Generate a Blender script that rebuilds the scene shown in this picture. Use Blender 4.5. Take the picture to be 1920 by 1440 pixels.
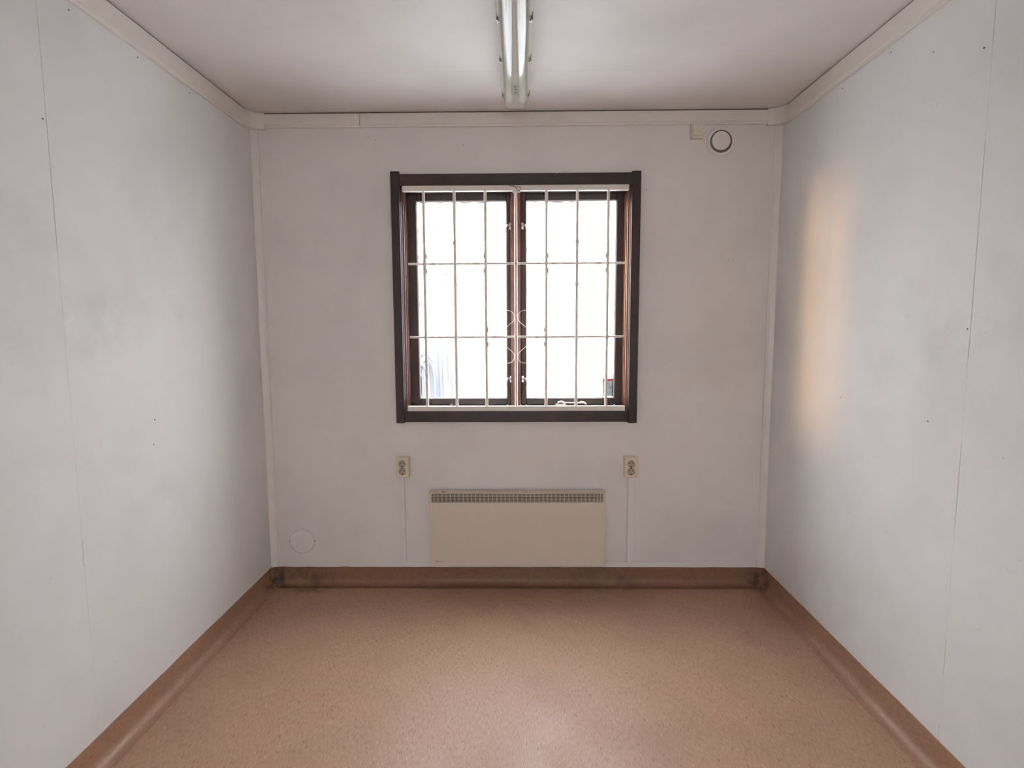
import bpy, bmesh, math, random
from mathutils import Vector, Matrix
random.seed(4)
S = bpy.context.scene
COL = S.collection
for o in list(bpy.data.objects):
    bpy.data.objects.remove(o)

# ------------------------------------------------------------------ camera
W = 2.50          # room width
H = 2.31          # ceiling height
LEN = 6.00        # room length, window wall at y = 0
cam_d = bpy.data.cameras.new('camera')
cam = bpy.data.objects.new('camera', cam_d)
COL.objects.link(cam)
cam_d.sensor_width = 36.0
cam_d.lens = 19.916
cam_d.clip_start = 0.02
cam_d.clip_end = 500
pit, yaw, rol = 0.1031, 0.0133, -0.0042
fw = Vector((-math.sin(yaw)*math.cos(pit), math.cos(yaw)*math.cos(pit), -math.sin(pit)))
rt = Vector((math.cos(yaw), math.sin(yaw), 0))
up = rt.cross(fw)
r2 = rt*math.cos(rol) + up*math.sin(rol)
u2 = -rt*math.sin(rol) + up*math.cos(rol)
M = Matrix((r2, u2, -fw)).transposed().to_4x4()
M.translation = Vector((0.0185, -2.770, 1.315))
cam.matrix_world = M
S.camera = cam

# ------------------------------------------------------------------ daylight
world = bpy.data.worlds.new('overcast_sky')
S.world = world
world.use_nodes = True
bg = world.node_tree.nodes['Background']
# standard overcast sky: zenith three times as bright as the horizon
SKY_ZENITH = 25.5
wt = world.node_tree
w_tc = wt.nodes.new('ShaderNodeTexCoord')
w_sep = wt.nodes.new('ShaderNodeSeparateXYZ')
w_map = wt.nodes.new('ShaderNodeMapRange')
w_map.inputs['From Min'].default_value = 0.0
w_map.inputs['From Max'].default_value = 1.0
w_map.inputs['To Min'].default_value = SKY_ZENITH/3
w_map.inputs['To Max'].default_value = SKY_ZENITH
wt.links.new(w_tc.outputs['Generated'], w_sep.inputs[0])
wt.links.new(w_sep.outputs['Z'], w_map.inputs['Value'])
wt.links.new(w_map.outputs['Result'], bg.inputs['Strength'])
bg.inputs['Color'].default_value = (0.93, 0.98, 1.06, 1)

sun_d = bpy.data.lights.new('low_winter_sun', 'SUN')
sun_d.energy = 11.0
sun_d.angle = math.radians(19.0)
sun_d.color = (1.0, 0.56, 0.21)
sun = bpy.data.objects.new('low_winter_sun', sun_d)
COL.objects.link(sun)
sun.rotation_euler = Vector((1.0, -0.285, -0.03)).to_track_quat('-Z', 'Y').to_euler()
sun.location = (-8, 3, 3)

S.view_settings.view_transform = 'Standard'
S.view_settings.look = 'None'
S.view_settings.exposure = 0.0
S.view_settings.gamma = 1.0
S.view_settings.use_curve_mapping = False

# ------------------------------------------------------------------ materials
class NT:
    def __init__(s, name):
        s.m = bpy.data.materials.new(name)
        s.m.use_nodes = True
        s.t = s.m.node_tree
        s.b = s.t.nodes['Principled BSDF']
        s.out = s.t.nodes['Material Output']
    def n(s, typ, **kw):
        nd = s.t.nodes.new(typ)
        for k, v in kw.items():
            setattr(nd, k, v)
        return nd
    def l(s, a, b):
        s.t.links.new(a, b)
    def coord(s, scale=(1, 1, 1), kind='Object'):
        tc = s.n('ShaderNodeTexCoord')
        mp = s.n('ShaderNodeMapping')
        mp.inputs['Scale'].default_value = scale
        s.l(tc.outputs[kind], mp.inputs['Vector'])
        return mp.outputs['Vector']
    def noise(s, vec, scale, detail=3, rough=0.5):
        nd = s.n('ShaderNodeTexNoise')
        nd.inputs['Scale'].default_value = scale
        nd.inputs['Detail'].default_value = detail
        nd.inputs['Roughness'].default_value = rough
        s.l(vec, nd.inputs['Vector'])
        return nd.outputs['Fac']
    def ramp(s, fac, stops):
        r = s.n('ShaderNodeValToRGB')
        e = r.color_ramp.elements
        while len(e) < len(stops):
            e.new(0.5)
        for k, (p, c) in enumerate(stops):
            e[k].position = p
            e[k].color = (c[0], c[1], c[2], 1) if len(c) == 3 else c
        s.l(fac, r.inputs['Fac'])
        return r.outputs['Color']
    def mix(s, fac, a, b, mode='MIX'):
        m = s.n('ShaderNodeMix', data_type='RGBA', blend_type=mode)
        if isinstance(fac, (int, float)):
            m.inputs['Factor'].default_value = fac
        else:
            s.l(fac, m.inputs['Factor'])
        for i, v in ((6, a), (7, b)):
            if isinstance(v, (tuple, list)):
                m.inputs[i].default_value = (v[0], v[1], v[2], 1)
            else:
                s.l(v, m.inputs[i])
        return m.outputs[2]
    def math(s, op, a, b=None):
        m = s.n('ShaderNodeMath', operation=op)
        for i, v in ((0, a), (1, b)):
            if v is None:
                continue
            if isinstance(v, (int, float)):
                m.inputs[i].default_value = v
            else:
                s.l(v, m.inputs[i])
        return m.outputs[0]
    def bump(s, h, strength, dist=0.001):
        b = s.n('ShaderNodeBump')
        b.inputs['Strength'].default_value = strength
        b.inputs['Distance'].default_value = dist
        s.l(h, b.inputs['Height'])
        s.l(b.outputs['Normal'], s.b.inputs['Normal'])
    def base(s, c):
        if isinstance(c, (tuple, list)):
            s.b.inputs['Base Color'].default_value = (c[0], c[1], c[2], 1)
        else:
            s.l(c, s.b.inputs['Base Color'])
    def setp(s, rough=0.5, metal=0.0, spec=0.5):
        s.b.inputs['Roughness'].default_value = rough
        s.b.inputs['Metallic'].default_value = metal
        s.b.inputs['Specular IOR Level'].default_value = spec

def blob(nt, pos, radius, cvec):
    """soft round mask (1 in the middle, 0 outside) around a world point"""
    d = nt.n('ShaderNodeVectorMath', operation='DISTANCE')
    nt.l(cvec, d.inputs[0])
    d.inputs[1].default_value = pos
    mr = nt.n('ShaderNodeMapRange', interpolation_type='SMOOTHSTEP')
    mr.inputs['From Min'].default_value = radius
    mr.inputs['From Max'].default_value = radius*0.25
    nt.l(d.outputs['Value'], mr.inputs['Value'])
    return mr.outputs['Result']

def mat_wall(name, col, marks=()):
    t = NT(name)
    v = t.coord()
    n1 = t.noise(v, 2.2, 4, 0.55)
    n2 = t.noise(v, 9.0, 5, 0.6)
    vs = t.coord((6, 6, 0.7))
    n3 = t.noise(vs, 3.0, 3, 0.5)
    dirty = tuple(c*0.90 for c in col)
    c = t.mix(t.ramp(n1, [(0.45, (0, 0, 0)), (0.72, (1, 1, 1))]), col, dirty)
    c = t.mix(t.math('MULTIPLY', t.ramp(n3, [(0.55, (0, 0, 0)), (0.75, (1, 1, 1))]), 0.25), c, tuple(x*0.93 for x in col))
    for pos, rad, amt, mc in marks:
        b = t.math('MULTIPLY', blob(t, pos, rad, v), t.ramp(n2, [(0.36, (0, 0, 0)), (0.66, (1, 1, 1))]))
        c = t.mix(t.math('MULTIPLY', b, amt), c, mc)
    # tiny specks
    sp = t.noise(v, 70, 1, 0.4)
    c = t.mix(t.math('MULTIPLY', t.ramp(sp, [(0.80, (0, 0, 0)), (0.84, (1, 1, 1))]), 0.5), c, (0.45, 0.42, 0.38))
    t.base(c)
    t.setp(0.55, 0, 0.35)
    wv = t.noise(v, 420, 2, 0.5)
    t.bump(t.math('ADD', t.math('MULTIPLY', wv, 0.25), t.math('MULTIPLY', n2, 1.0)), 0.18, 0.0012)
    return t.m

WHITE = (0.81, 0.800, 0.785)
GREY = (0.64, 0.63, 0.61)
M_wall_b = mat_wall('painted_wall_window_side', (0.79, 0.735, 0.69), [
    ((-1.0, 0, 0.30), 0.45, 0.22, (0.66, 0.62, 0.57)), ((0.75, 0, 1.3), 0.5, 0.15, (0.68, 0.62, 0.58)),
    ((-0.85, 0, 1.55), 0.35, 0.15, (0.68, 0.64, 0.60)), ((1.1, 0, 0.2), 0.3, 0.22, (0.64, 0.60, 0.56))])
M_wall_l = mat_wall('painted_wall_left_side', WHITE, [
    ((-1.25, -1.10, 1.33), 0.20, 0.55, GREY), ((-1.25, -0.92, 1.38), 0.18, 0.40, GREY),
    ((-1.25, -1.30, 1.42), 0.30, 0.35, GREY), ((-1.25, -1.05, 0.92), 0.30, 0.25, GREY),
    ((-1.25, -0.80, 0.70), 0.20, 0.25, GREY), ((-1.25, -0.62, 1.36), 0.10, 0.25, GREY)])
M_wall_r = mat_wall('painted_wall_right_side', WHITE, [
    ((1.25, -1.13, 1.25), 0.16, 0.45, GREY), ((1.25, -1.40, 1.40), 0.30, 0.40, GREY),
    ((1.25, -0.85, 1.15), 0.16, 0.22, GREY), ((1.25, -0.75, 0.25), 0.22, 0.22, GREY)])
M_ceil = mat_wall('painted_ceiling_board', (0.80, 0.755, 0.725))

def mat_simple(name, col, rough=0.5, metal=0.0, spec=0.5, var=0.05, scale=14, bump=0.0):
    t = NT(name)
    v = t.coord()
    n = t.noise(v, scale, 3, 0.55)
    c = t.mix(n, tuple(x*(1-var) for x in col), tuple(min(1, x*(1+var)) for x in col))
    t.base(c)
    t.setp(rough, metal, spec)
    if bump:
        t.bump(t.noise(v, 160, 2), bump, 0.001)
    return t.m

M_trim = mat_simple('cream_gloss_trim', (0.78, 0.73, 0.66), 0.38, 0, 0.5, 0.04)
M_gap = mat_simple('dark_joint', (0.16, 0.12, 0.10), 0.8)
M_core = mat_simple('panel_core', (0.30, 0.27, 0.24), 0.8)
M_cream = mat_simple('cream_enamel_steel', (0.80, 0.735, 0.65), 0.32, 0, 0.5, 0.05, 30)
M_heater = mat_simple('cream_heater_enamel', (0.69, 0.60, 0.485), 0.42, 0, 0.4, 0.03, 5)
M_dark = mat_simple('dark_void', (0.022, 0.020, 0.018), 0.8)
M_plastic = mat_simple('aged_cream_plastic', (0.74, 0.62, 0.46), 0.40, 0, 0.5, 0.04, 40)
M_box = mat_simple('pale_cream_plastic', (0.78, 0.72, 0.60), 0.40, 0, 0.5, 0.03, 40)
M_sock = mat_simple('socket_insert_plastic', (0.40, 0.33, 0.25), 0.45)
M_trunk = mat_simple('white_trunking_plastic', (0.79, 0.75, 0.71), 0.40, 0, 0.5, 0.04, 18)
M_vent = mat_simple('white_vent_plastic', (0.80, 0.755, 0.70), 0.40, 0, 0.5, 0.03, 25)
M_chrome = mat_simple('chrome', (0.72, 0.70, 0.68), 0.18, 1.0)
M_steel = mat_simple('dull_steel', (0.30, 0.27, 0.24), 0.45, 1.0)
M_screw = mat_simple('rusty_screw', (0.13, 0.09, 0.06), 0.6)
M_red = mat_simple('red_print', (0.42, 0.10, 0.08), 0.5)
M_black = mat_simple('dark_print', (0.16, 0.14, 0.12), 0.5)
M_tube = mat_simple('fluorescent_tube_glass', (0.86, 0.86, 0.83), 0.22)
M_tray = mat_simple('luminaire_tray', (0.66, 0.62, 0.55), 0.45)

def mat_wood():
    t = NT('dark_stained_wood')
    v = t.coord((1, 1, 1))
    n = t.noise(v, 9, 5, 0.6)
    c = t.ramp(n, [(0.30, (0.020, 0.009, 0.008)), (0.55, (0.034, 0.015, 0.012)), (0.78, (0.058, 0.025, 0.018))])
    t.base(c)
    t.setp(0.38, 0, 0.5)
    t.bump(t.noise(v, 60, 3), 0.15, 0.001)
    return t.m
M_wood = mat_wood()
def mat_wood2():
    t = NT('red_brown_varnished_wood')
    v = t.coord((1, 1, 1))
    n = t.noise(v, 11, 5, 0.6)
    c = t.ramp(n, [(0.30, (0.10, 0.030, 0.018)), (0.55, (0.19, 0.058, 0.030)), (0.78, (0.28, 0.095, 0.045))])
    t.base(c)
    t.setp(0.28, 0, 0.6)
    t.bump(t.noise(v, 60, 3), 0.12, 0.001)
    return t.m
M_wood2 = mat_wood2()

def mat_floor(name, along, k=(1.0, 1.0, 1.0), fleck=1.0):
    t = NT(name)
    st = {'y': (300, 45, 300), 'x': (45, 300, 300), 'z': (300, 300, 45)}[along]
    st2 = {'y': (80, 12, 80), 'x': (12, 80, 80), 'z': (80, 80, 12)}[along]
    vf = t.coord(st)
    vm = t.coord(st2)
    v = t.coord()
    fine = t.noise(vf, 1.0, 2, 0.6)
    mid = t.noise(vm, 1.0, 3, 0.6)
    big = t.noise(v, 2.4, 4, 0.55)
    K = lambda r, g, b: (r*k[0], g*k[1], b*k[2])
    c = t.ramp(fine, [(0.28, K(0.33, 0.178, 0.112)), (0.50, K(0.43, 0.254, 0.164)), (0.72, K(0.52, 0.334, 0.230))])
    c = t.mix(t.ramp(mid, [(0.40, (0, 0, 0)), (0.62, (1, 1, 1))]), c, t.mix(0.5, c, K(0.46, 0.284, 0.190)))
    c = t.mix(t.math('MULTIPLY', t.ramp(big, [(0.48, (0, 0, 0)), (0.70, (1, 1, 1))]), 0.30), c, K(0.30, 0.160, 0.105))
    # pale and dark flecks, stretched along the sheet
    vfl = t.coord(tuple(x*1.15 for x in st))
    fl = t.noise(vfl, 0.9, 0, 0.5)
    c = t.mix(t.math('MULTIPLY', t.ramp(fl, [(0.765, (0, 0, 0)), (0.795, (1, 1, 1))]), 0.45*fleck), c, (0.70, 0.58, 0.48))
    c = t.mix(t.math('MULTIPLY', t.ramp(fl, [(0.225, (1, 1, 1)), (0.255, (0, 0, 0))]), 0.7*fleck), c, (0.10, 0.045, 0.03))
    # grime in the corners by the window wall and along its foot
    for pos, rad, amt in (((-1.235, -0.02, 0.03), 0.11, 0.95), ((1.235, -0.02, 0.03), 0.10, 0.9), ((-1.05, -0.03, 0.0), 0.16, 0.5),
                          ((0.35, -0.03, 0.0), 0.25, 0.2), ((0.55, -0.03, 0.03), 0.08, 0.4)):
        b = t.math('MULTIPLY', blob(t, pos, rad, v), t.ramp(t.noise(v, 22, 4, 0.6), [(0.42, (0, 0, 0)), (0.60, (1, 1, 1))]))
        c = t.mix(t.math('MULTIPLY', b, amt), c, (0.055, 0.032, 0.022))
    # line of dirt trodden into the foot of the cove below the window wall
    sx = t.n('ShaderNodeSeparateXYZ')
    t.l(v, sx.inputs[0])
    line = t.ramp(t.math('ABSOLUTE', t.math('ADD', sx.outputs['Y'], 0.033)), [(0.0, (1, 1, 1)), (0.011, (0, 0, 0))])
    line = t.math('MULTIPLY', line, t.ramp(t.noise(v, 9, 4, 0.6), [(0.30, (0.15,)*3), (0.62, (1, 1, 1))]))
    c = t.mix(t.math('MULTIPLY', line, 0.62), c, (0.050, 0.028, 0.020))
    t.base(c)
    t.setp(0.40, 0, 0.55)
    rr = t.ramp(t.noise(v, 5, 4, 0.6), [(0.35, (0.44,)*3), (0.70, (0.60,)*3)])
    t.l(rr, t.b.inputs['Roughness'])
    t.bump(t.math('ADD', t.math('MULTIPLY', fine, 0.5), t.noise(v, 3.0, 2)), 0.10, 0.0015)
    return t.m
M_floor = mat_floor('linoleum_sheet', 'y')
M_skirt_y = mat_floor('linoleum_upstand_side', 'y', (0.85, 0.80, 0.76), 0.4)
M_skirt_shade = mat_floor('linoleum_upstand_shade_tint', 'z', (0.58, 0.48, 0.40), 0.25)  # tint deepened to carry the shade at the wall foot under the heater

def schlick(t, f0):
    lw = t.n('ShaderNodeLayerWeight')
    lw.inputs['Blend'].default_value = 0.5
    return t.math('ADD', t.math('MULTIPLY', t.math('POWER', lw.outputs['Facing'], 5.0), 1.0-f0), f0)

def mat_glass(name, tint=(1, 1, 1), dirt=0.03):
    t = NT(name)
    t.t.nodes.remove(t.b)
    tr = t.n('ShaderNodeBsdfTransparent')
    tr.inputs['Color'].default_value = (*tint, 1)
    df = t.n('ShaderNodeBsdfDiffuse')
    df.inputs['Color'].default_value = (0.8, 0.8, 0.8, 1)
    gl = t.n('ShaderNodeBsdfGlossy')
    gl.inputs['Roughness'].default_value = 0.02
    fr = schlick(t, 0.04)
    v = t.coord()
    d = t.math('MULTIPLY', t.ramp(t.noise(v, 6, 4, 0.6), [(0.45, (0, 0, 0)), (0.8, (1, 1, 1))]), dirt)
    m1 = t.n('ShaderNodeMixShader')
    t.l(d, m1.inputs[0]); t.l(tr.outputs[0], m1.inputs[1]); t.l(df.outputs[0], m1.inputs[2])
    m2 = t.n('ShaderNodeMixShader')
    t.l(fr, m2.inputs[0]); t.l(m1.outputs[0], m2.inputs[1]); t.l(gl.outputs[0], m2.inputs[2])
    t.l(m2.outputs[0], t.out.inputs['Surface'])
    return t.m
M_glass = mat_glass('window_glass')

def mat_cover():
    t = NT('clear_ribbed_diffuser')
    t.t.nodes.remove(t.b)
    tr = t.n('ShaderNodeBsdfTransparent')
    tr.inputs['Color'].default_value = (0.88, 0.88, 0.84, 1)
    df = t.n('ShaderNodeBsdfDiffuse')
    df.inputs['Color'].default_value = (0.70, 0.67, 0.58, 1)
    gl = t.n('ShaderNodeBsdfGlossy')
    gl.inputs['Roughness'].default_value = 0.07
    fr = schlick(t, 0.06)
    m1 = t.n('ShaderNodeMixShader')
    m1.inputs[0].default_value = 0.26
    t.l(tr.outputs[0], m1.inputs[1]); t.l(df.outputs[0], m1.inputs[2])
    m2 = t.n('ShaderNodeMixShader')
    t.l(fr, m2.inputs[0]); t.l(m1.outputs[0], m2.inputs[1]); t.l(gl.outputs[0], m2.inputs[2])
    t.l(m2.outputs[0], t.out.inputs['Surface'])
    return t.m
M_cover = mat_cover()

def mat_sticker():
    t = NT('printed_sticker')
    v = t.coord()
    s = t.n('ShaderNodeSeparateXYZ')
    t.l(v, s.inputs[0])
    n = t.noise(v, 55, 3, 0.6)
    c = t.ramp(n, [(0.40, (0.62, 0.70, 0.75)), (0.52, (0.36, 0.52, 0.60)), (0.66, (0.12, 0.22, 0.30))])
    c = t.mix(t.ramp(s.outputs['Z'], [(0.0, (1, 1, 1)), (0.012, (0, 0, 0))]), c, (0.55, 0.56, 0.54))
    c = t.mix(t.math('GREATER_THAN', s.outputs['Z'], 0.078), c, (0.62, 0.06, 0.10))
    t.base(c)
    t.setp(0.5)
    t.b.inputs['Transmission Weight'].default_value = 0.0
    return t.m
M_stick = mat_sticker()

# ------------------------------------------------------------------ mesh helpers
def bbox(bm, x0, x1, y0, y1, z0, z1):
    vs = [bm.verts.new((x, y, z)) for x in (x0, x1) for y in (y0, y1) for z in (z0, z1)]
    for f in ((0, 1, 3, 2), (4, 6, 7, 5), (0, 4, 5, 1), (2, 3, 7, 6), (0, 2, 6, 4), (1, 5, 7, 3)):
        bm.faces.new([vs[i] for i in f])
    return vs

def tube(bm, pts, r, seg=10, cap=True):
    rings = []
    for i, p in enumerate(pts):
        p = Vector(p)
        a = Vector(pts[max(i-1, 0)]); b = Vector(pts[min(i+1, len(pts)-1)])
        d = (b-a).normalized()
        ref = Vector((0, 1, 0)) if abs(d.y) < 0.9 else Vector((1, 0, 0))
        u = d.cross(ref).normalized(); w = d.cross(u).normalized()
        rr = r[i] if isinstance(r, (list, tuple)) else r
        rings.append([bm.verts.new(p + u*math.cos(2*math.pi*k/seg)*rr + w*math.sin(2*math.pi*k/seg)*rr) for k in range(seg)])
    for a, b in zip(rings, rings[1:]):
        for k in range(seg):
            bm.faces.new((a[k], a[(k+1) % seg], b[(k+1) % seg], b[k]))
    if cap:
        bm.faces.new(rings[0]); bm.faces.new(rings[-1])

def lathe(bm, prof, seg=48, close=True):
    """profile of (radius, y) around the y axis"""
    rings = []
    for r, y in prof:
        if r < 1e-6:
            rings.append([bm.verts.new((0, y, 0))])
        else:
            rings.append([bm.verts.new((r*math.cos(2*math.pi*k/seg), y, r*math.sin(2*math.pi*k/seg))) for k in range(seg)])
    for a, b in zip(rings, rings[1:]):
        for k in range(seg):
            q = [a[k % len(a)], a[(k+1) % seg % len(a)], b[(k+1) % seg % len(b)], b[k % len(b)]]
            u = []
            for vtx in q:
                if vtx not in u:
                    u.append(vtx)
            if len(u) > 2:
                bm.faces.new(u)

def extrude(bm, prof, axis, a0, a1, wob=None, n=1):
    """closed 2-D profile swept along an axis; prof gives (p, q) -> the other two axes in xyz order"""
    secs = []
    for i in range(n+1):
        a = a0 + (a1-a0)*i/n
        sec = []
        for j, (p, q) in enumerate(prof):
            if wob:
                p, q = wob(i, j, p, q)
            c = {'x': (a, p, q), 'y': (p, a, q), 'z': (p, q, a)}[axis]
            sec.append(bm.verts.new(c))
        secs.append(sec)
    m = len(prof)
    for s, t in zip(secs, secs[1:]):
        for j in range(m):
            bm.faces.new((s[j], s[(j+1) % m], t[(j+1) % m], t[j]))
    bm.faces.new(secs[0]); bm.faces.new(secs[-1])

def obj(name, bm, mat, parent=None, bevel=0.0, smooth=False, loc=None, seg=2):
    bmesh.ops.recalc_face_normals(bm, faces=bm.faces[:])
    me = bpy.data.meshes.new(name)
    bm.to_mesh(me); bm.free()
    if smooth:
        for p in me.polygons:
            p.use_smooth = True
    o = bpy.data.objects.new(name, me)
    COL.objects.link(o)
    me.materials.append(mat)
    if loc is not None:
        o.location = loc
    if parent:
        o.parent = parent
    if bevel:
        b = o.modifiers.new('bevel', 'BEVEL')
        b.width = bevel; b.segments = seg; b.limit_method = 'ANGLE'; b.angle_limit = math.radians(40)
    if smooth:
        s = o.modifiers.new('edges', 'EDGE_SPLIT')
        s.split_angle = math.radians(40)
    return o

def box(name, x0, x1, y0, y1, z0, z1, mat, parent=None, bevel=0.0, seg=2):
    """box whose origin is at its own centre bottom when free, or in parent space"""
    bm = bmesh.new()
    bbox(bm, x0, x1, y0, y1, z0, z1)
    return obj(name, bm, mat, parent, bevel, seg=seg)

def empty(name, loc=(0, 0, 0)):
    o = bpy.data.objects.new(name, None)
    COL.objects.link(o)
    o.location = loc
    o.empty_display_size = 0.05
    return o

def tag(o, label, cat, group=None):
    o['label'] = label; o['category'] = cat
    if group:
        o['group'] = group
    return o

def struct(o, label=None, cat=None):
    o['kind'] = 'structure'
    if label:
        o['label'] = label
    if cat:
        o['category'] = cat
    return o

# ------------------------------------------------------------------ room shell
hw = W/2
T = 0.10
fl = struct(box('floor', -hw-T, hw+T, -LEN-T, 0.12, -0.12, 0.0, M_floor), 'brown flecked linoleum floor sheet of the empty room', 'floor')

# ceiling boards, joints at 1.2 m
ce = struct(box('ceiling', -hw-T, hw+T, -LEN-T, 0.12, H+0.006, H+0.12, M_core), 'off white boarded ceiling with one faint cross joint', 'ceiling')
ys = [0.12, -0.4273, -1.6273, -2.8273, -4.0273, -5.2273, -LEN-T]
for a, b in zip(ys, ys[1:]):
    box('ceiling_panel', -hw-T, hw+T, b+0.00025, a-0.00025, H, H+0.006, M_ceil, ce, 0.0003, 1)

# side walls: 1.2 m boards over a core, thin open joints
for side, sx, mw in (('left', -1, M_wall_l), ('right', 1, M_wall_r)):
    x0, x1 = sorted((sx*(hw+0.004), sx*(hw+T)))
    wl = struct(box('wall_'+side, x0, x1, -LEN-T, 0.12, 0, H, M_core),
                'white painted board wall on the %s with a vertical panel joint' % side, 'wall')
    p0, p1 = sorted((sx*hw, sx*(hw+0.004)))
    yy = [0.0, -1.2, -2.4, -3.6, -4.8, -LEN]
    for k, (a, b) in enumerate(zip(yy, yy[1:])):
        box('wall_panel', p0, p1, b+0.0006, a-0.0006, 0.0, H, mw, wl, 0.0006, 1)
    # stretches of the joint that are filled and painted over
    for z0, z1 in {-1: [(0.0, 0.62), (0.70, 1.53)], 1: [(0.14, 0.30), (0.40, 0.74), (0.98, 1.22), (1.80, 2.03)]}[sx]:
        f0, f1 = sorted((sx*(hw+0.0002), sx*(hw+0.004)))
        box('joint_filler', f0, f1, -1.2007, -1.1993, z0, z1, mw, wl)
    # nail heads just under the cornice and beside the joint
    nails = {-1: [(-1.089, 2.205), (-0.798, 2.208), (-0.50, 2.211), (-1.212, 1.868), (-0.84, 0.994), (-0.855, 0.91)],
             1: [(-0.496, 2.205), (-0.778, 2.208), (-0.98, 2.117), (-1.172, 2.04), (-0.60, 1.036), (-1.066, 1.022), (-1.19, 1.30)]}[sx]
    for ny, nz in nails:
        bm = bmesh.new()
        tube(bm, [(sx*hw-sx*0.0008, ny, nz), (sx*hw, ny, nz)], 0.0026, 8)
        obj('nail_head', bm, M_screw if random.random() < 0.4 else M_steel, wl)

# window wall with its opening
OX, OZ0, OZ1 = 0.560, 0.872, 2.000
bm = bmesh.new()
bbox(bm, -hw, -OX, 0, 0.12, 0, H)
bbox(bm, OX, hw, 0, 0.12, 0, H)
bbox(bm, -OX, OX, 0, 0.12, 0, OZ0)
bbox(bm, -OX, OX, 0, 0.12, OZ1, H)
wb = struct(obj('wall_back', bm, M_wall_b), 'white painted end wall holding the barred window', 'wall')
for nx, nz in ((-0.245, 2.160), (-0.658, 2.187), (0.62, 1.95), (1.02, 1.62)):
    bm = bmesh.new()
    tube(bm, [(nx, -0.0008, nz), (nx, 0, nz)], 0.0022, 8)
    obj('nail_head', bm, M_screw, wb)

# rear wall behind the camera, with an unseen window added as a second daylight source
RX0, RX1, RZ0, RZ1 = -0.65, 0.65, 0.65, 1.90
bm = bmesh.new()
yr = -LEN
bbox(bm, -hw, RX0, yr-T, yr, 0, H)
bbox(bm, RX1, hw, yr-T, yr, 0, H)
bbox(bm, RX0, RX1, yr-T, yr, 0, RZ0)
bbox(bm, RX0, RX1, yr-T, yr, RZ1, H)
struct(obj('wall_front', bm, M_ceil), 'white wall opposite the barred window', 'wall')
w2 = struct(empty('fill_window', (0, yr, RZ0)), 'plain window added in the opposite wall for fill daylight', 'window')
for x0, x1, z0, z1 in ((RX0, RX0+.05, 0, RZ1-RZ0), (RX1-.05, RX1, 0, RZ1-RZ0), (RX0+.05, RX1-.05, 0, .05), (RX0+.05, RX1-.05, RZ1-RZ0-.05, RZ1-RZ0)):
    box('window_frame', x0, x1, -0.09, -0.03, z0, z1, M_wood2, w2, 0.003)
box('window_pane', RX0+.05, RX1-.05, -0.062, -0.058, 0.05, RZ1-RZ0-.05, M_glass, w2)

# coved linoleum upstands
def skirt_profile(sgn, wall):
    """(distance coordinate, z) for an upstand on the wall at coordinate 'wall' facing sgn"""
    r, h, th = 0.034, 0.0927, 0.003
    pts = [(0, -0.002), (0, h), (th, h)]
    for k in range(9):
        a = math.pi + (math.pi/2)*k/8
        pts.append((th+r + r*math.cos(a), 0.0012 + r + r*math.sin(a)))
    pts.append((th+r+0.012, 0.0006)); pts.append((th+r+0.012, -0.002))
    return [(wall + sgn*p, q) for p, q in pts]
def wobble(seed):
    rg = random.Random(seed)
    off = [rg.uniform(-0.0011, 0.0011) for _ in range(60)]
    return lambda i, j, p, q: (p, q + off[i]) if j in (1, 2) else (p, q)
for n, sgn, wall, mt, sd in (('left', 1, -hw, M_skirt_y, 3), ('right', -1, hw, M_skirt_y, 5)):
    bm = bmesh.new()
    extrude(bm, skirt_profile(sgn, wall), 'y', -LEN, 0.0, wobble(sd), 40)
    struct(obj('baseboard_'+n, bm, mt, smooth=True), 'coved brown linoleum skirting along the %s wall' % n, 'baseboard')
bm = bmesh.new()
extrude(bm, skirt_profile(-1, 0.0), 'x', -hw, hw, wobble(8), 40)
struct(obj('baseboard_back', bm, M_skirt_shade, smooth=True), 'coved brown linoleum skirting below the window wall heater', 'baseboard')

# cornice boards with a dark open joint under the ceiling
tn = [0]
def trim(bm, label, mat=M_trim, bevel=0.0015, smooth=False):
    tn[0] += 1
    return struct(obj('trim_%d' % tn[0], bm, mat, None, bevel, smooth), label, 'trim')
CZ0, CZ1 = 2.243, 2.304
def cornice_prof(sgn, wall, z0):
    return [(wall, z0), (wall+sgn*0.010, z0), (wall+sgn*0.010, z0+0.010), (wall+sgn*0.016, z0+0.013), (wall+sgn*0.016, CZ1), (wall, CZ1)]
for a, b, l in ((-1.195, -0.7275, 'short cream cornice board at the left end above the window wall'),
                (-0.7258, 1.195, 'long cream cornice board running above the window')):
    bm = bmesh.new()
    extrude(bm, cornice_prof(-1, 0.0, CZ0), 'x', a, b)
    trim(bm, l)
for sgn, wall, l in ((1, -hw, 'left'), (-1, hw, 'right')):
    bm = bmesh.new()
    extrude(bm, cornice_prof(sgn, wall, 2.228), 'y', -LEN, -0.055)
    trim(bm, 'cream cornice board with a lower lip along the %s wall' % l)
# dark gap strips above the cornice
bm = bmesh.new()
bbox(bm, -hw, hw, -0.010, 0, CZ1, H); bbox(bm, -hw, -hw+0.010, -LEN, 0, CZ1, H); bbox(bm, hw-0.010, hw, -LEN, 0, CZ1, H)
trim(bm, 'dark open joint between cornice and ceiling', M_gap, 0)
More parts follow.
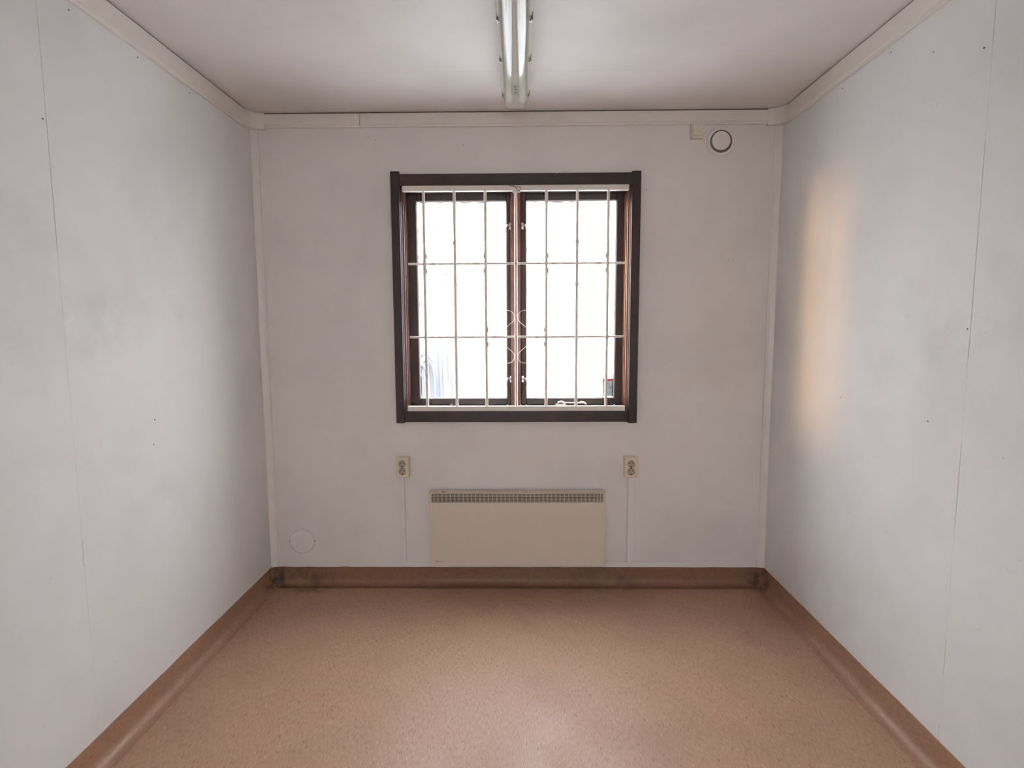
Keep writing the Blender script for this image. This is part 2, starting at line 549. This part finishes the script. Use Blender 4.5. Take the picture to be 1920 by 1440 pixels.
# curved corner pieces joining the cornices
for s in (-1, 1):
    bm = bmesh.new()
    R = 0.058
    prof = [(s*hw, 0.0)]
    n = 10
    for k in range(n+1):
        a = (math.pi/2)*k/n
        # concave quarter from the side wall to the window wall
        px = hw-0.0165-R + R*math.cos(a)
        py = -0.0165-R + R*math.sin(a)
        prof.append((s*px, py))
    prof = [(s*hw, 0.0), (s*hw, -0.0165-R)] + prof[1:] + [(s*(hw-0.0165-R), 0.0)]
    secs = []
    extrude(bm, prof, 'z', 2.236, H-0.001)
    trim(bm, 'rounded cream corner piece of the cornice on the %s' % ('left' if s < 0 else 'right'), bevel=0.0008)
# vertical corner strips
for s, l in ((-1, 'left'), (1, 'right')):
    bm = bmesh.new()
    prof = [(s*hw, 0.0), (s*hw, -0.012), (s*(hw-0.006), -0.013), (s*(hw-0.024), -0.007), (s*(hw-0.036), -0.006), (s*(hw-0.038), 0.0)]
    extrude(bm, prof, 'z', 0.094, 2.240)
    trim(bm, 'narrow cream corner strip in the %s corner of the window wall' % l, bevel=0.001)

# ------------------------------------------------------------------ window
win = struct(empty('window_1', (0, 0, 0.838)), 'dark brown wooden casement window with two panes', 'window')
def wpart(name, x0, x1, y0, y1, z0, z1, mat, parent=win, bevel=0.0025, seg=2):
    bm = bmesh.new()
    bbox(bm, x0, x1, y0, y1, z0-0.838, z1-0.838)
    return obj(name, bm, mat, parent, bevel, seg=seg)
# casing boards; the uprights run a little past the cross boards
wpart('casing_board', -0.589, -0.5475, -0.020, 0.0, 0.837, 2.040, M_wood)
wpart('casing_board', 0.5505, 0.593, -0.020, 0.0, 0.836, 2.034, M_wood)
wpart('casing_board', -0.5475, 0.5505, -0.016, 0.0, 1.974, 2.028, M_wood)
wpart('casing_board', -0.5475, 0.5505, -0.016, 0.0, 0.842, 0.896, M_wood)
# small chip of bare plaster on the head board
bm = bmesh.new()
tube(bm, [(0.192, -0.0165, 2.0285-0.838), (0.196, -0.0165, 2.026-0.838), (0.199, -0.0165, 2.0285-0.838)], 0.0022, 6)
obj('paint_chip', bm, M_trim, win)
# frame and its beads
fr = wpart('frame_jamb', -0.575, -0.5445, 0.0, 0.13, 0.872, 2.0, M_wood)
fr2 = wpart('frame_jamb', 0.5475, 0.575, 0.0, 0.13, 0.872, 2.0, M_wood)
wpart('frame_head', -0.5445, 0.5475, 0.0, 0.13, 1.973, 2.0, M_wood)
wpart('frame_sill', -0.5445, 0.5475, 0.0, 0.13, 0.872, 0.897, M_wood)
for s, x in ((-1, -0.5445), (1, 0.5475)):
    for yy, rr, dx in ((0.030, 0.0065, 0.001), (0.058, 0.0050, 0.005)):
        bm = bmesh.new()
        xc = x - s*dx
        tube(bm, [(xc, yy, 0.897-0.838), (xc, yy, 1.973-0.838)], rr, 16)
        obj('frame_bead', bm, M_wood2, win, smooth=True)
    xs = sorted((x, x-s*0.014))
    wpart('frame_stop', xs[0], xs[1], 0.064, 0.085, 0.897, 1.973, M_wood, bevel=0.004, seg=3)
wpart('frame_stop', -0.5305, 0.5335, 0.064, 0.085, 1.958, 1.973, M_wood)
wpart('frame_stop', -0.5305, 0.5335, 0.064, 0.085, 0.897, 0.912, M_wood)
mul = wpart('mullion', -0.0235, 0.0255, 0.070, 0.130, 0.897, 1.973, M_wood2, bevel=0.003)
# sashes
SZ0, SZ1, GZ0, GZ1 = 0.910, 1.968, 0.945, 1.925
def sash(x0, x1, gx0, gx1, inner):
    r = empty('sash', (0, 0, 0)); r.parent = win
    y0, y1 = 0.088, 0.125
    wpart('stile', x0, gx0, y0, y1, SZ0, SZ1, M_wood, r, 0.004, 3)
    wpart('stile', gx1, x1, y0, y1, SZ0, SZ1, M_wood, r, 0.004, 3)
    wpart('rail', gx0, gx1, y0, y1, SZ0, GZ0, M_wood, r, 0.004, 3)
    wpart('rail', gx0, gx1, y0, y1, GZ1, SZ1, M_wood, r, 0.004, 3)
    # slim pale glazing beads
    bm = bmesh.new()
    b = 0.004
    for a in ((gx0, gx0+b, GZ0, GZ1), (gx1-b, gx1, GZ0, GZ1), (gx0+b, gx1-b, GZ0, GZ0+b), (gx0+b, gx1-b, GZ1-b, GZ1)):
        bbox(bm, a[0], a[1], 0.098, 0.104, a[2]-0.838, a[3]-0.838)
    obj('glazing_bead', bm, M_trunk, r)
    # torn remains of sealing tape round the edge of the glass
    bm = bmesh.new()
    rg = random.Random(int(gx0*1000)+7)
    def scrap(cx, cz, wx, wz):
        n = 7
        ring = []
        for k in range(n):
            an = 2*math.pi*k/n
            q = rg.uniform(0.6, 1.0)
            ring.append((cx+math.cos(an)*wx*q, cz+math.sin(an)*wz*q))
        lo = [bm.verts.new((x, 0.1043, z-0.838)) for x, z in ring]
        hi = [bm.verts.new((x, 0.1050, z-0.838)) for x, z in ring]
        bm.faces.new(lo); bm.faces.new(hi)
        for k in range(n):
            bm.faces.new((lo[k], lo[(k+1) % n], hi[(k+1) % n], hi[k]))
    for k in range(9):
        scrap(rg.uniform(gx0+0.03, gx1-0.03), GZ1-b-0.001, rg.uniform(0.010, 0.034), rg.uniform(0.0020, 0.0045))
    ol, orr = (gx0+b, gx1-b)
    for k in range(8):
        scrap((ol if inner > 0 else orr), rg.uniform(GZ0+0.02, GZ1-0.05), rg.uniform(0.002, 0.0042), rg.uniform(0.012, 0.05))
    for k in range(4):
        scrap((orr if inner > 0 else ol), rg.uniform(GZ0+0.02, GZ1-0.05), rg.uniform(0.0015, 0.003), rg.uniform(0.008, 0.025))
    scrap((ol+0.001 if inner > 0 else orr-0.001), GZ0+0.06, 0.0055, 0.075)
    sc = obj('tape_remains', bm, M_gap, r)
    sc['kind'] = 'stuff'
    wpart('glass_pane', gx0+0.001, gx1-0.001, 0.1055, 0.1095, GZ0, GZ1, M_glass, r, 0.0)
    # two casement fasteners on the meeting stile
    xi = gx1+0.0085 if inner > 0 else gx0-0.0085
    for z in (1.800, 1.045):
        bm = bmesh.new()
        dx = 0.010*inner
        # rose, pivot and lever hanging down
        bbox(bm, xi+dx-0.004, xi+dx+0.006*1, 0.0795, 0.088, z-0.016-0.838, z+0.016-0.838)
        tube(bm, [(xi+dx, 0.086, z-0.838), (xi+dx-0.003*inner, 0.070, z-0.838)], 0.0052, 10)
        tube(bm, [(xi+dx-0.003*inner, 0.072, z+0.006-0.838), (xi-0.004*inner, 0.068, z+0.004-0.838), (xi-0.010*inner, 0.068, z-0.012-0.838),
                  (xi-0.010*inner, 0.069, z-0.030-0.838), (xi-0.008*inner, 0.071, z-0.044-0.838)], [0.004, 0.0048, 0.0042, 0.0044, 0.0034], 8)
        obj('fastener', bm, M_chrome, r, smooth=True)
    return r
sL = sash(-0.5440, -0.0236, -0.489, -0.0440, 1)
sR = sash(0.0256, 0.5470, 0.0530, 0.4990, -1)
# hook and eye stay on the right sash, small catch on the left one
bm = bmesh.new()
zz = 0.922-0.838
bbox(bm, 0.200, 0.252, 0.072, 0.088, zz-0.010, zz-0.004)
tube(bm, [(0.212, 0.076, zz-0.006), (0.214, 0.075, zz+0.005), (0.226, 0.074, zz+0.008), (0.240, 0.075, zz+0.006), (0.244, 0.076, zz-0.004)], 0.0045, 8)
tube(bm, [(0.238, 0.072, zz+0.004), (0.320, 0.072, zz+0.002), (0.350, 0.074, zz+0.002)], [0.0028, 0.0028, 0.0032], 8)
tube(bm, [(0.320, 0.073, zz+0.002), (0.330, 0.073, zz+0.006), (0.345, 0.073, zz+0.003), (0.357, 0.073, zz-0.006)], [0.004, 0.0055, 0.0055, 0.003], 8)
obj('window_stay', bm, M_trim, win, smooth=True)
wpart('catch_plate', -0.336, -0.322, 0.083, 0.0885, 0.914, 0.918, M_trim)

stk = tag(box('window_sticker', -0.027, 0.027, -0.0004, 0.0, 0.0, 0.090, M_stick), 'small printed sticker with red top edge on the lower right pane', 'sticker')
stk.location = (0.4695, 0.1054, 0.954)

# ------------------------------------------------------------------ security grille
gr = tag(empty('window_grille', (0, 0, 0.890)), 'cream painted steel security bars with wire scrolls across the window', 'window bars')
GZ = 0.890
def gpart(name, bm, parent=gr, mat=None, **kw):
    return obj(name, bm, mat or M_cream, parent, **kw)
def rail(name, x0, x1, z0, z1):
    bm = bmesh.new()
    bbox(bm, x0, x1, -0.012, 0.012, z0-GZ, z1-GZ)
    return gpart(name, bm, bevel=0.003, seg=3)
rail('top_rail', -0.5365, 0.5385, 1.949, 1.9785)
rail('bottom_rail', -0.5335, 0.5355, 0.8905, 0.920)
VX = [-0.4365, -0.2900, -0.1426, 0.0028, 0.1490, 0.2960, 0.4432]
HZ = [1.6115, 1.2588]
VB, HB = [], []
for x in VX:
    bm = bmesh.new()
    tube(bm, [(x, 0.0, 0.918-GZ), (x, 0.0, 1.951-GZ)], 0.0072, 16)
    # weld fillets at the crossings
    for z in HZ:
        tube(bm, [(x, 0.0, z-0.011-GZ), (x, 0.0, z-0.004-GZ), (x, 0.0, z+0.004-GZ), (x, 0.0, z+0.011-GZ)], [0.0073, 0.0090, 0.0090, 0.0073], 12)
    VB.append(gpart('vertical_bar', bm, smooth=True))
for z in HZ:
    bm = bmesh.new()
    tube(bm, [(-0.5170, 0.004, z-GZ), (0.5280, 0.004, z-GZ)], 0.0054, 12)
    HB.append(gpart('horizontal_bar', bm, smooth=True))
def clip(bar, c, vertical, r):
    bm = bmesh.new()
    d = Vector((0, 0, 1)) if vertical else Vector((1, 0, 0))
    c = Vector(c)
    tube(bm, [c-d*0.012, c-d*0.006, c+d*0.006, c+d*0.012], [r*0.55, r, r, r*0.55], 10)
    gpart('weld_clip', bm, bar, smooth=True)
def scroll(X0, Z0, sx, sz):
    r = 0.032
    c1 = Vector((0.040, 0.096)); c2 = Vector((0.107, 0.037))
    d = (c1-c2).normalized()
    nrm = Vector((-d.y, d.x))
    if nrm.dot(-(c1+c2)) < 0:
        nrm = -nrm
    pts = []
    n = 18
    sweep = math.radians(235)
    for k in range(n, -1, -1):
        a = sweep*k/n
        pts.append(c1 + (nrm*math.cos(a) + d*math.sin(a))*r)
    for k in range(0, n+1):
        a = sweep*k/n
        pts.append(c2 + (nrm*math.cos(a) - d*math.sin(a))*r)
    bm = bmesh.new()
    tube(bm, [(X0+sx*p.x, 0.002, Z0+sz*p.y-GZ) for p in pts], 0.0014, 7)
    return gpart('wire_scroll', bm, smooth=True)
for vi, hi in ((1, 0), (5, 0), (3, 1)):
    for sx in (-1, 1):
        for sz in (-1, 1):
            scroll(VX[vi], HZ[hi], sx, sz)
    for sz in (-1, 1):
        clip(VB[vi], (VX[vi], -0.001, HZ[hi]+sz*0.099-GZ), True, 0.0098 if vi != 3 else 0.0085)
        for s in (-1, 1):
            clip(VB[vi+s], (VX[vi+s]-s*0.0068, 0.0, HZ[hi]+sz*0.035-GZ), True, 0.0052)
    for s in (-1, 1):
        clip(HB[hi], (VX[vi]+s*0.108, 0.003, HZ[hi]-GZ), False, 0.0062)
# plate and twisted wire loop holding the grille at the top
bm = bmesh.new()
bbox(bm, -0.012, 0.024, -0.0135, -0.0118, 1.938-GZ, 1.956-GZ)
gpart('fixing_plate', bm, bevel=0.0006)
bm = bmesh.new()
ring = [(0.017+0.010*math.cos(a), -0.0165-0.002*math.sin(2*a), 1.957-GZ+0.010*math.sin(a)) for a in [2*math.pi*k/20 for k in range(20)]]
tube(bm, ring + [ring[0], ring[1]], 0.0014, 6)
tube(bm, [(0.009, -0.0175, 1.960-GZ), (0.000, -0.018, 1.966-GZ), (-0.012, -0.017, 1.968-GZ), (-0.026, -0.016, 1.972-GZ)], [0.0016, 0.0022, 0.0020, 0.0012], 6)
tube(bm, [(0.009, -0.0175, 1.958-GZ), (0.002, -0.018, 1.963-GZ), (-0.010, -0.0185, 1.971-GZ), (-0.024, -0.016, 1.967-GZ)], [0.0016, 0.0016, 0.0014, 0.0010], 6)
gpart('wire_tie', bm, mat=M_steel, smooth=True)

# ------------------------------------------------------------------ panel heater
HY = -0.065
ht = tag(empty('panel_heater', (0.005, -0.01, 0.12)), 'cream electric panel heater with slotted top under the window', 'heater')
def hb(name, x0, x1, y0, y1, z0, z1, mat, parent=ht, bevel=0.0, seg=2):
    bm = bmesh.new()
    bbox(bm, x0-0.005, x1-0.005, y0+0.01, y1+0.01, z0-0.12, z1-0.12)
    return obj(name, bm, mat, parent, bevel, seg=seg)
hx0, hx1, hz0, hz1 = -0.4277, 0.4387, 0.1245, 0.4990
gz0, gz1 = 0.4500, 0.4945
hb('back_plate', hx0+0.01, hx1-0.01, -0.012, 0.0, hz0+0.01, hz1-0.02, M_heater)
hb('front_panel', hx0, hx1, HY, HY+0.012, hz0, gz0, M_heater, bevel=0.003, seg=3)
hb('side_panel', hx0, hx0+0.0105, HY, -0.004, gz0, hz1-0.004, M_heater, bevel=0.0012)
hb('side_panel', hx1-0.0105, hx1, HY, -0.004, gz0, hz1-0.004, M_heater, bevel=0.0012)
hb('side_panel', hx0, hx0+0.004, HY+0.012, -0.012, hz0+0.004, gz0, M_heater)
hb('side_panel', hx1-0.004, hx1, HY+0.012, -0.012, hz0+0.004, gz0, M_heater)
hb('top_panel', hx0, hx1, HY, -0.006, gz1, hz1, M_heater, bevel=0.003, seg=3)
hb('heater_core', hx0+0.012, hx1-0.012, HY+0.013, -0.013, hz0+0.01, gz1-0.001, M_dark)
# slotted grille: six rows of slots
bm = bmesh.new()
gx0, gx1 = hx0+0.0105, hx1-0.0105
def gb(x0, x1, z0, z1):
    bbox(bm, x0-0.005, x1-0.005, HY+0.0005+0.01, HY+0.0032+0.01, z0-0.12, z1-0.12)
rows = 6
ph = (gz1-gz0)/rows
for k in range(rows+1):
    z = gz0 + k*ph
    gb(gx0, gx1, max(gz0, z-0.0016), min(gz1, z+0.0016))
cols = [gx0]
x = gx0 + 0.0150
cols.append(x); x += 0.0178; cols.append(x)
while x + 0.0207 < gx1-0.040:
    x += 0.0207; cols.append(x)
rem = gx1 - x
cols += [x+rem*0.36, x+rem*0.70, gx1]
for c in cols:
    gb(max(gx0, c-0.0019), min(gx1, c+0.0019), gz0, gz1)
go = obj('slot_grille', bm, M_heater, ht)
go['kind'] = 'stuff'
# maker's mark bottom left, too small to read: a red sign and a dark word
bm = bmesh.new()
def pr(bm, x0, x1, z0, z1):
    bbox(bm, x0-0.005, x1-0.005, HY-0.0002+0.01, HY+0.0002+0.01, z0-0.12, z1-0.12)
pr(bm, -0.3980, -0.3915, 0.1470, 0.1510)
obj('print_mark', bm, M_red, ht)
bm = bmesh.new()
xx = -0.3885
for wdt in (0.0042, 0.0042, 0.0036, 0.0046, 0.0036, 0.0044):
    pr(bm, xx, xx+0.0012, 0.1472, 0.1508)
    pr(bm, xx+0.0012, xx+wdt-0.0008, 0.1472, 0.1481)
    pr(bm, xx+0.0012, xx+wdt-0.0010, 0.1499, 0.1508)
    xx += wdt+0.0008
obj('print_mark', bm, M_black, ht)
# thermostat wheel in the top panel
bm = bmesh.new()
tube(bm, [(-0.358-0.005, HY+0.012+0.01, 0.4990-0.12), (-0.358-0.005, HY+0.012+0.01, 0.5020-0.12)], 0.0075, 16)
obj('thermostat_wheel', bm, M_core, ht, smooth=True)

# ------------------------------------------------------------------ double sockets
def socket(cx, cz, label):
    r = tag(empty('wall_socket', (cx, 0, cz)), label, 'socket', 'double wall sockets')
    box('socket_box', -0.0310, 0.0310, -0.045, 0.0, -0.0505, 0.0505, M_plastic, r, 0.004, 3)
    for k, z in enumerate((0.0185, -0.0190)):
        bm = bmesh.new()
        # recessed round insert with a raised rim
        lathe(bm, [(0.0185, 0.0), (0.0185, -0.0012), (0.0170, -0.0014), (0.0158, 0.0006), (0.0, 0.0006)], 32)
        ins = obj('socket_insert', bm, M_sock, r, smooth=True, loc=(0, -0.0459, z))
        bm = bmesh.new()
        for hx in (-0.0085, 0.0085):
            tube(bm, [(hx, -0.0004, 0.003), (hx, 0.0008, 0.003)], 0.0024, 10)
        obj('pin_hole', bm, M_dark, ins)
        for s in (-1, 1):
            bm = bmesh.new()
            bbox(bm, -0.0034, 0.0034, -0.0012, 0.0008, s*0.0150-0.0030, s*0.0150+0.0030)
            if not (k == 0 and s == 1):
                obj('earth_contact', bm, M_dark, ins)
    return r
socket(-0.560, 0.6205, 'cream double socket on the wall left of the panel heater')
socket(0.5645, 0.6195, 'cream double socket on the wall right of the panel heater')

# ------------------------------------------------------------------ cable trunking
def trunk(label, x0, x1, z0, z1, d):
    o = empty('cable_trunking', ((x0+x1)/2, 0, z0))
    cx = (x0+x1)/2
    bm = bmesh.new(); bbox(bm, x0-cx, x1-cx, -d*0.6, 0, 0, z1-z0)
    obj('trunking_base', bm, M_trunk, o, 0.0008)
    if x1-x0 < z1-z0:
        e0, e1, f0, f1 = x0-cx+0.0008, x1-cx-0.0008, 0.0, z1-z0
    else:
        e0, e1, f0, f1 = x0-cx, x1-cx, 0.0008, z1-z0-0.0008
    bm = bmesh.new(); bbox(bm, e0, e1, -d, -d*0.6, f0, f1)
    obj('trunking_lid', bm, M_trunk, o, 0.0016)
    return tag(o, label, 'cable trunking')
trunk('narrow white cable trunking dropping from the socket left of the heater', -0.5770, -0.5580, 0.1262, 0.5700, 0.014)
trunk('wider white cable trunking dropping from the socket right of the heater', 0.5560, 0.5895, 0.1262, 0.5690, 0.017)
trunk('long white horizontal trunking just above the brown skirting', -0.5770, 1.2100, 0.0960, 0.1250, 0.0095)

# ------------------------------------------------------------------ vents and junction box
vt = tag(empty('round_air_vent', (0.9640, 0, 2.1670)), 'round white air valve with open ring at upper right of window wall', 'vent')
bm = bmesh.new()
lathe(bm, [(0.0660, 0.0), (0.0660, -0.0035), (0.0640, -0.0070), (0.0580, -0.0090), (0.0520, -0.0085), (0.0505, -0.0040), (0.0505, -0.0004), (0.0400, -0.0004)], 56)
obj('flange', bm, M_vent, vt, smooth=True)
bm = bmesh.new()
lathe(bm, [(0.0500, -0.0003), (0.0500, -0.0095), (0.0485, -0.0095), (0.0470, -0.0012), (0.0, -0.0012)], 56)
obj('throat_ring', bm, M_steel, vt, smooth=True)
bm = bmesh.new()
lathe(bm, [(0.0, -0.0010), (0.0380, -0.0012), (0.0425, -0.0120), (0.0432, -0.0170), (0.0415, -0.0195), (0.0300, -0.0205), (0.0, -0.0208)], 56)
obj('valve_disc', bm, M_vent, vt, smooth=True, loc=(-0.0015, 0.004, 0.0015))

jb = tag(empty('junction_box', (0.8505, 0, 2.2085)), 'small square cream junction box under the cornice beside the air valve', 'junction box')
box('box_base', -0.0285, 0.0285, -0.020, 0.0, -0.0320, 0.0345, M_box, jb, 0.002)
box('box_lid', -0.0250, 0.0285, -0.030, -0.020, -0.0205, 0.0330, M_box, jb, 0.003, 3)
for z in (0.019, -0.003):
    bm = bmesh.new()
    tube(bm, [(0.0025, -0.0308, z), (0.0025, -0.0296, z)], 0.0020, 10)
    obj('lid_screw', bm, M_steel, jb)

vl = tag(empty('round_vent_cover', (-1.0870, 0, 0.2290)), 'round painted over vent cover low in the left corner', 'vent')
bm = bmesh.new()
lathe(bm, [(0.0690, 0.0), (0.0685, -0.0025), (0.0655, -0.0032), (0.0648, -0.0012), (0.0625, -0.0012), (0.0615, -0.0062), (0.0590, -0.0085), (0.0350, -0.0095), (0.0, -0.0098)], 56)
obj('cover_disc', bm, M_wall_b, vl, smooth=True)
for s in (-1, 1):
    bm = bmesh.new()
    tube(bm, [(s*0.0640, -0.0045, 0.0008), (s*0.0640, -0.001, 0.0008)], 0.0027, 10)
    obj('cover_screw', bm, M_screw, vl)

# ------------------------------------------------------------------ ceiling luminaire
LX, LY0, LY1 = 0.0060, -0.312, -1.582
lum = tag(empty('ceiling_light', (LX, (LY0+LY1)/2, H)), 'long clear covered fluorescent batten light on the ceiling', 'ceiling light')
LC = (LY0+LY1)/2
hl = abs(LY1-LY0)/2
bm = bmesh.new()
prof = [(-0.038, 0.0), (0.038, 0.0), (0.046, -0.016), (0.054, -0.040), (0.054, -0.050), (-0.054, -0.050), (-0.054, -0.040), (-0.046, -0.016)]
extrude(bm, prof, 'y', -hl, hl)
obj('tray', bm, M_tray, lum, 0.002)
# raised gear plate in the tray
bm = bmesh.new()
bbox(bm, -0.020, 0.020, -hl+0.05, hl-0.05, -0.064, -0.050)
gp = obj('gear_plate', bm, M_tray, lum, 0.002)
for yy in (hl-0.075, hl-0.105, hl-0.13):
    bm = bmesh.new()
    bbox(bm, -0.005, 0.005, yy-0.005, yy+0.005, -0.0655, -0.0635)
    obj('terminal', bm, M_gap, gp)
# curved clear cover with closed, rounded ends (shell)
bm = bmesh.new()
half, dep, z0 = 0.0470, 0.055, -0.050
def csec(y, k, lift=0.0):
    pts = []
    n = 16
    for i in range(n+1):
        a = math.pi*i/n
        ca, sa = math.cos(a), math.sin(a)
        ex = 0.42
        px = half*k*math.copysign(abs(ca)**ex, ca)
        pz = z0 - dep*k*(abs(sa)**ex) + lift
        pts.append(bm.verts.new((px, y, pz)))
    return pts
secs = [csec(-hl+0.012, 0.60), csec(-hl+0.013, 0.90), csec(-hl+0.020, 1.0), csec(-hl+0.026, 1.0), csec(-hl+0.032, 1.0), csec(0, 1.0), csec(hl-0.032, 1.0), csec(hl-0.026, 1.0), csec(hl-0.020, 1.0), csec(hl-0.013, 0.90), csec(hl-0.012, 0.60)]
for a, b in zip(secs, secs[1:]):
    for k in range(16):
        bm.faces.new((a[k], a[k+1], b[k+1], b[k]))
bm.faces.new(secs[0]); bm.faces.new(secs[-1])
cv = obj('clear_cover', bm, M_cover, lum, smooth=True)
# two tubes with end caps
for s in (-1, 1):
    bm = bmesh.new()
    tube(bm, [(s*0.026, -hl+0.05, -0.078), (s*0.026, hl-0.05, -0.078)], 0.0125, 20)
    tb = obj('fluorescent_tube', bm, M_tube, lum, smooth=True)
    for e in (-1, 1):
        bm = bmesh.new()
        tube(bm, [(s*0.026, e*(hl-0.052), -0.078), (s*0.026, e*(hl-0.036), -0.078)], 0.0130, 16)
        obj('lamp_holder', bm, M_tray, tb, smooth=True)
# side clips
for yy in (-0.326, -0.637, -0.910, -1.19, -1.48):
    for s in (-1, 1):
        bm = bmesh.new()
        bbox(bm, s*0.054-0.002, s*0.054+0.0035, yy-LC-0.011, yy-LC+0.011, -0.060, -0.036)
        bbox(bm, s*0.051-0.005, s*0.051+0.005, yy-LC-0.006, yy-LC+0.006, -0.0605, -0.056)
        obj('cover_clip', bm, M_steel, lum, 0.001)

# ------------------------------------------------------------------ outdoors
M_snow = mat_simple('slushy_gravel', (0.36, 0.365, 0.37), 0.8, 0, 0.2, 0.03, 0.6)
M_shed = mat_simple('grey_corrugated_steel', (0.185, 0.186, 0.190), 0.5, 0, 0.4, 0.04, 2)
M_hose = mat_simple('grey_rubber_hose', (0.075, 0.085, 0.105), 0.6)
M_pink = mat_simple('faded_pink_board', (0.130, 0.112, 0.114), 0.6)
M_pole = mat_simple('galvanised_pole', (0.095, 0.105, 0.12), 0.5)
gnd = struct(box('ground', -40, 40, 0.15, 60, -0.62, -0.50, M_snow), 'slushy grey yard outside the window', 'ground')
gn2 = struct(box('ground_behind', -40, 40, -60, -6.4, -0.62, -0.50, M_snow), 'slushy grey yard behind the cabin', 'ground')
sh = tag(empty('site_cabin', (-2.35, 6.0, -0.5)), 'pale grey corrugated cabin outside beyond the left pane', 'cabin')
bm = bmesh.new()
bbox(bm, -1.45, 1.45, 0.05, 2.4, 0.0, 2.75)
obj('cabin_body', bm, M_shed, sh)
x = -1.45
while x < 1.44:
    bm = bmesh.new()
    extrude(bm, [(x, 0.05), (x+0.02, 0.012), (x+0.075, 0.012), (x+0.095, 0.05)], 'z', 0.08, 2.70)
    obj('corrugated_rib', bm, M_shed, sh)
    x += 0.145
# lamp post with bracket
po = tag(empty('lamp_post', (-1.18, 5.85, -0.5)), 'thin grey pole with a bracket lamp before the corrugated cabin', 'lamp post')
bm = bmesh.new(); tube(bm, [(0, 0, 0), (0, 0, 3.25)], 0.018, 12)
obj('pole', bm, M_pole, po, smooth=True)
bm = bmesh.new(); tube(bm, [(0, 0, 3.25), (0.10, 0, 3.42), (0.05, 0, 3.60), (-0.06, 0, 3.80)], [0.03, 0.055, 0.05, 0.03], 10)
obj('bracket_lamp', bm, M_pole, po, smooth=True)
# coils of hose hung on the cabin wall
for k, (cx, cz, rx, rz, rr) in enumerate(((-1.44, 0.35, 0.16, 0.52, 0.020), (-1.40, 0.30, 0.13, 0.48, 0.026), (-1.46, 0.28, 0.10, 0.44, 0.030))):
    bm = bmesh.new()
    tube(bm, [(rx*math.cos(a), 0.02*math.sin(3*a), rz*math.sin(a)+rz) for a in [2*math.pi*j/30 for j in range(31)]], rr, 8, cap=False)
    ho = obj('hose_coil', bm, M_hose, None, smooth=True, loc=(cx, 5.92-0.07*k, cz-rz+0.02))
    tag(ho, ('large grey hose loop hung on the corrugated cabin', 'middle grey hose loop hung before the large one', 'small thick grey hose loop hung foremost on the cabin')[k], 'hose', 'hose loops on the cabin')
# pink notice board on posts
nb = tag(empty('notice_board', (-0.72, 5.7, -0.5)), 'faded pink board on two stakes right of the corrugated cabin', 'board')
bm = bmesh.new(); bbox(bm, -0.22, 0.22, -0.012, 0.012, 1.16, 1.62)
bd = obj('board', bm, M_pink, nb)
for s in (-1, 1):
    bm = bmesh.new(); bbox(bm, s*0.16-0.018, s*0.16+0.018, 0.012, 0.045, 0.0, 1.58)
    obj('stake', bm, M_shed, nb)
nb.rotation_euler = (0, math.radians(-4), math.radians(12))
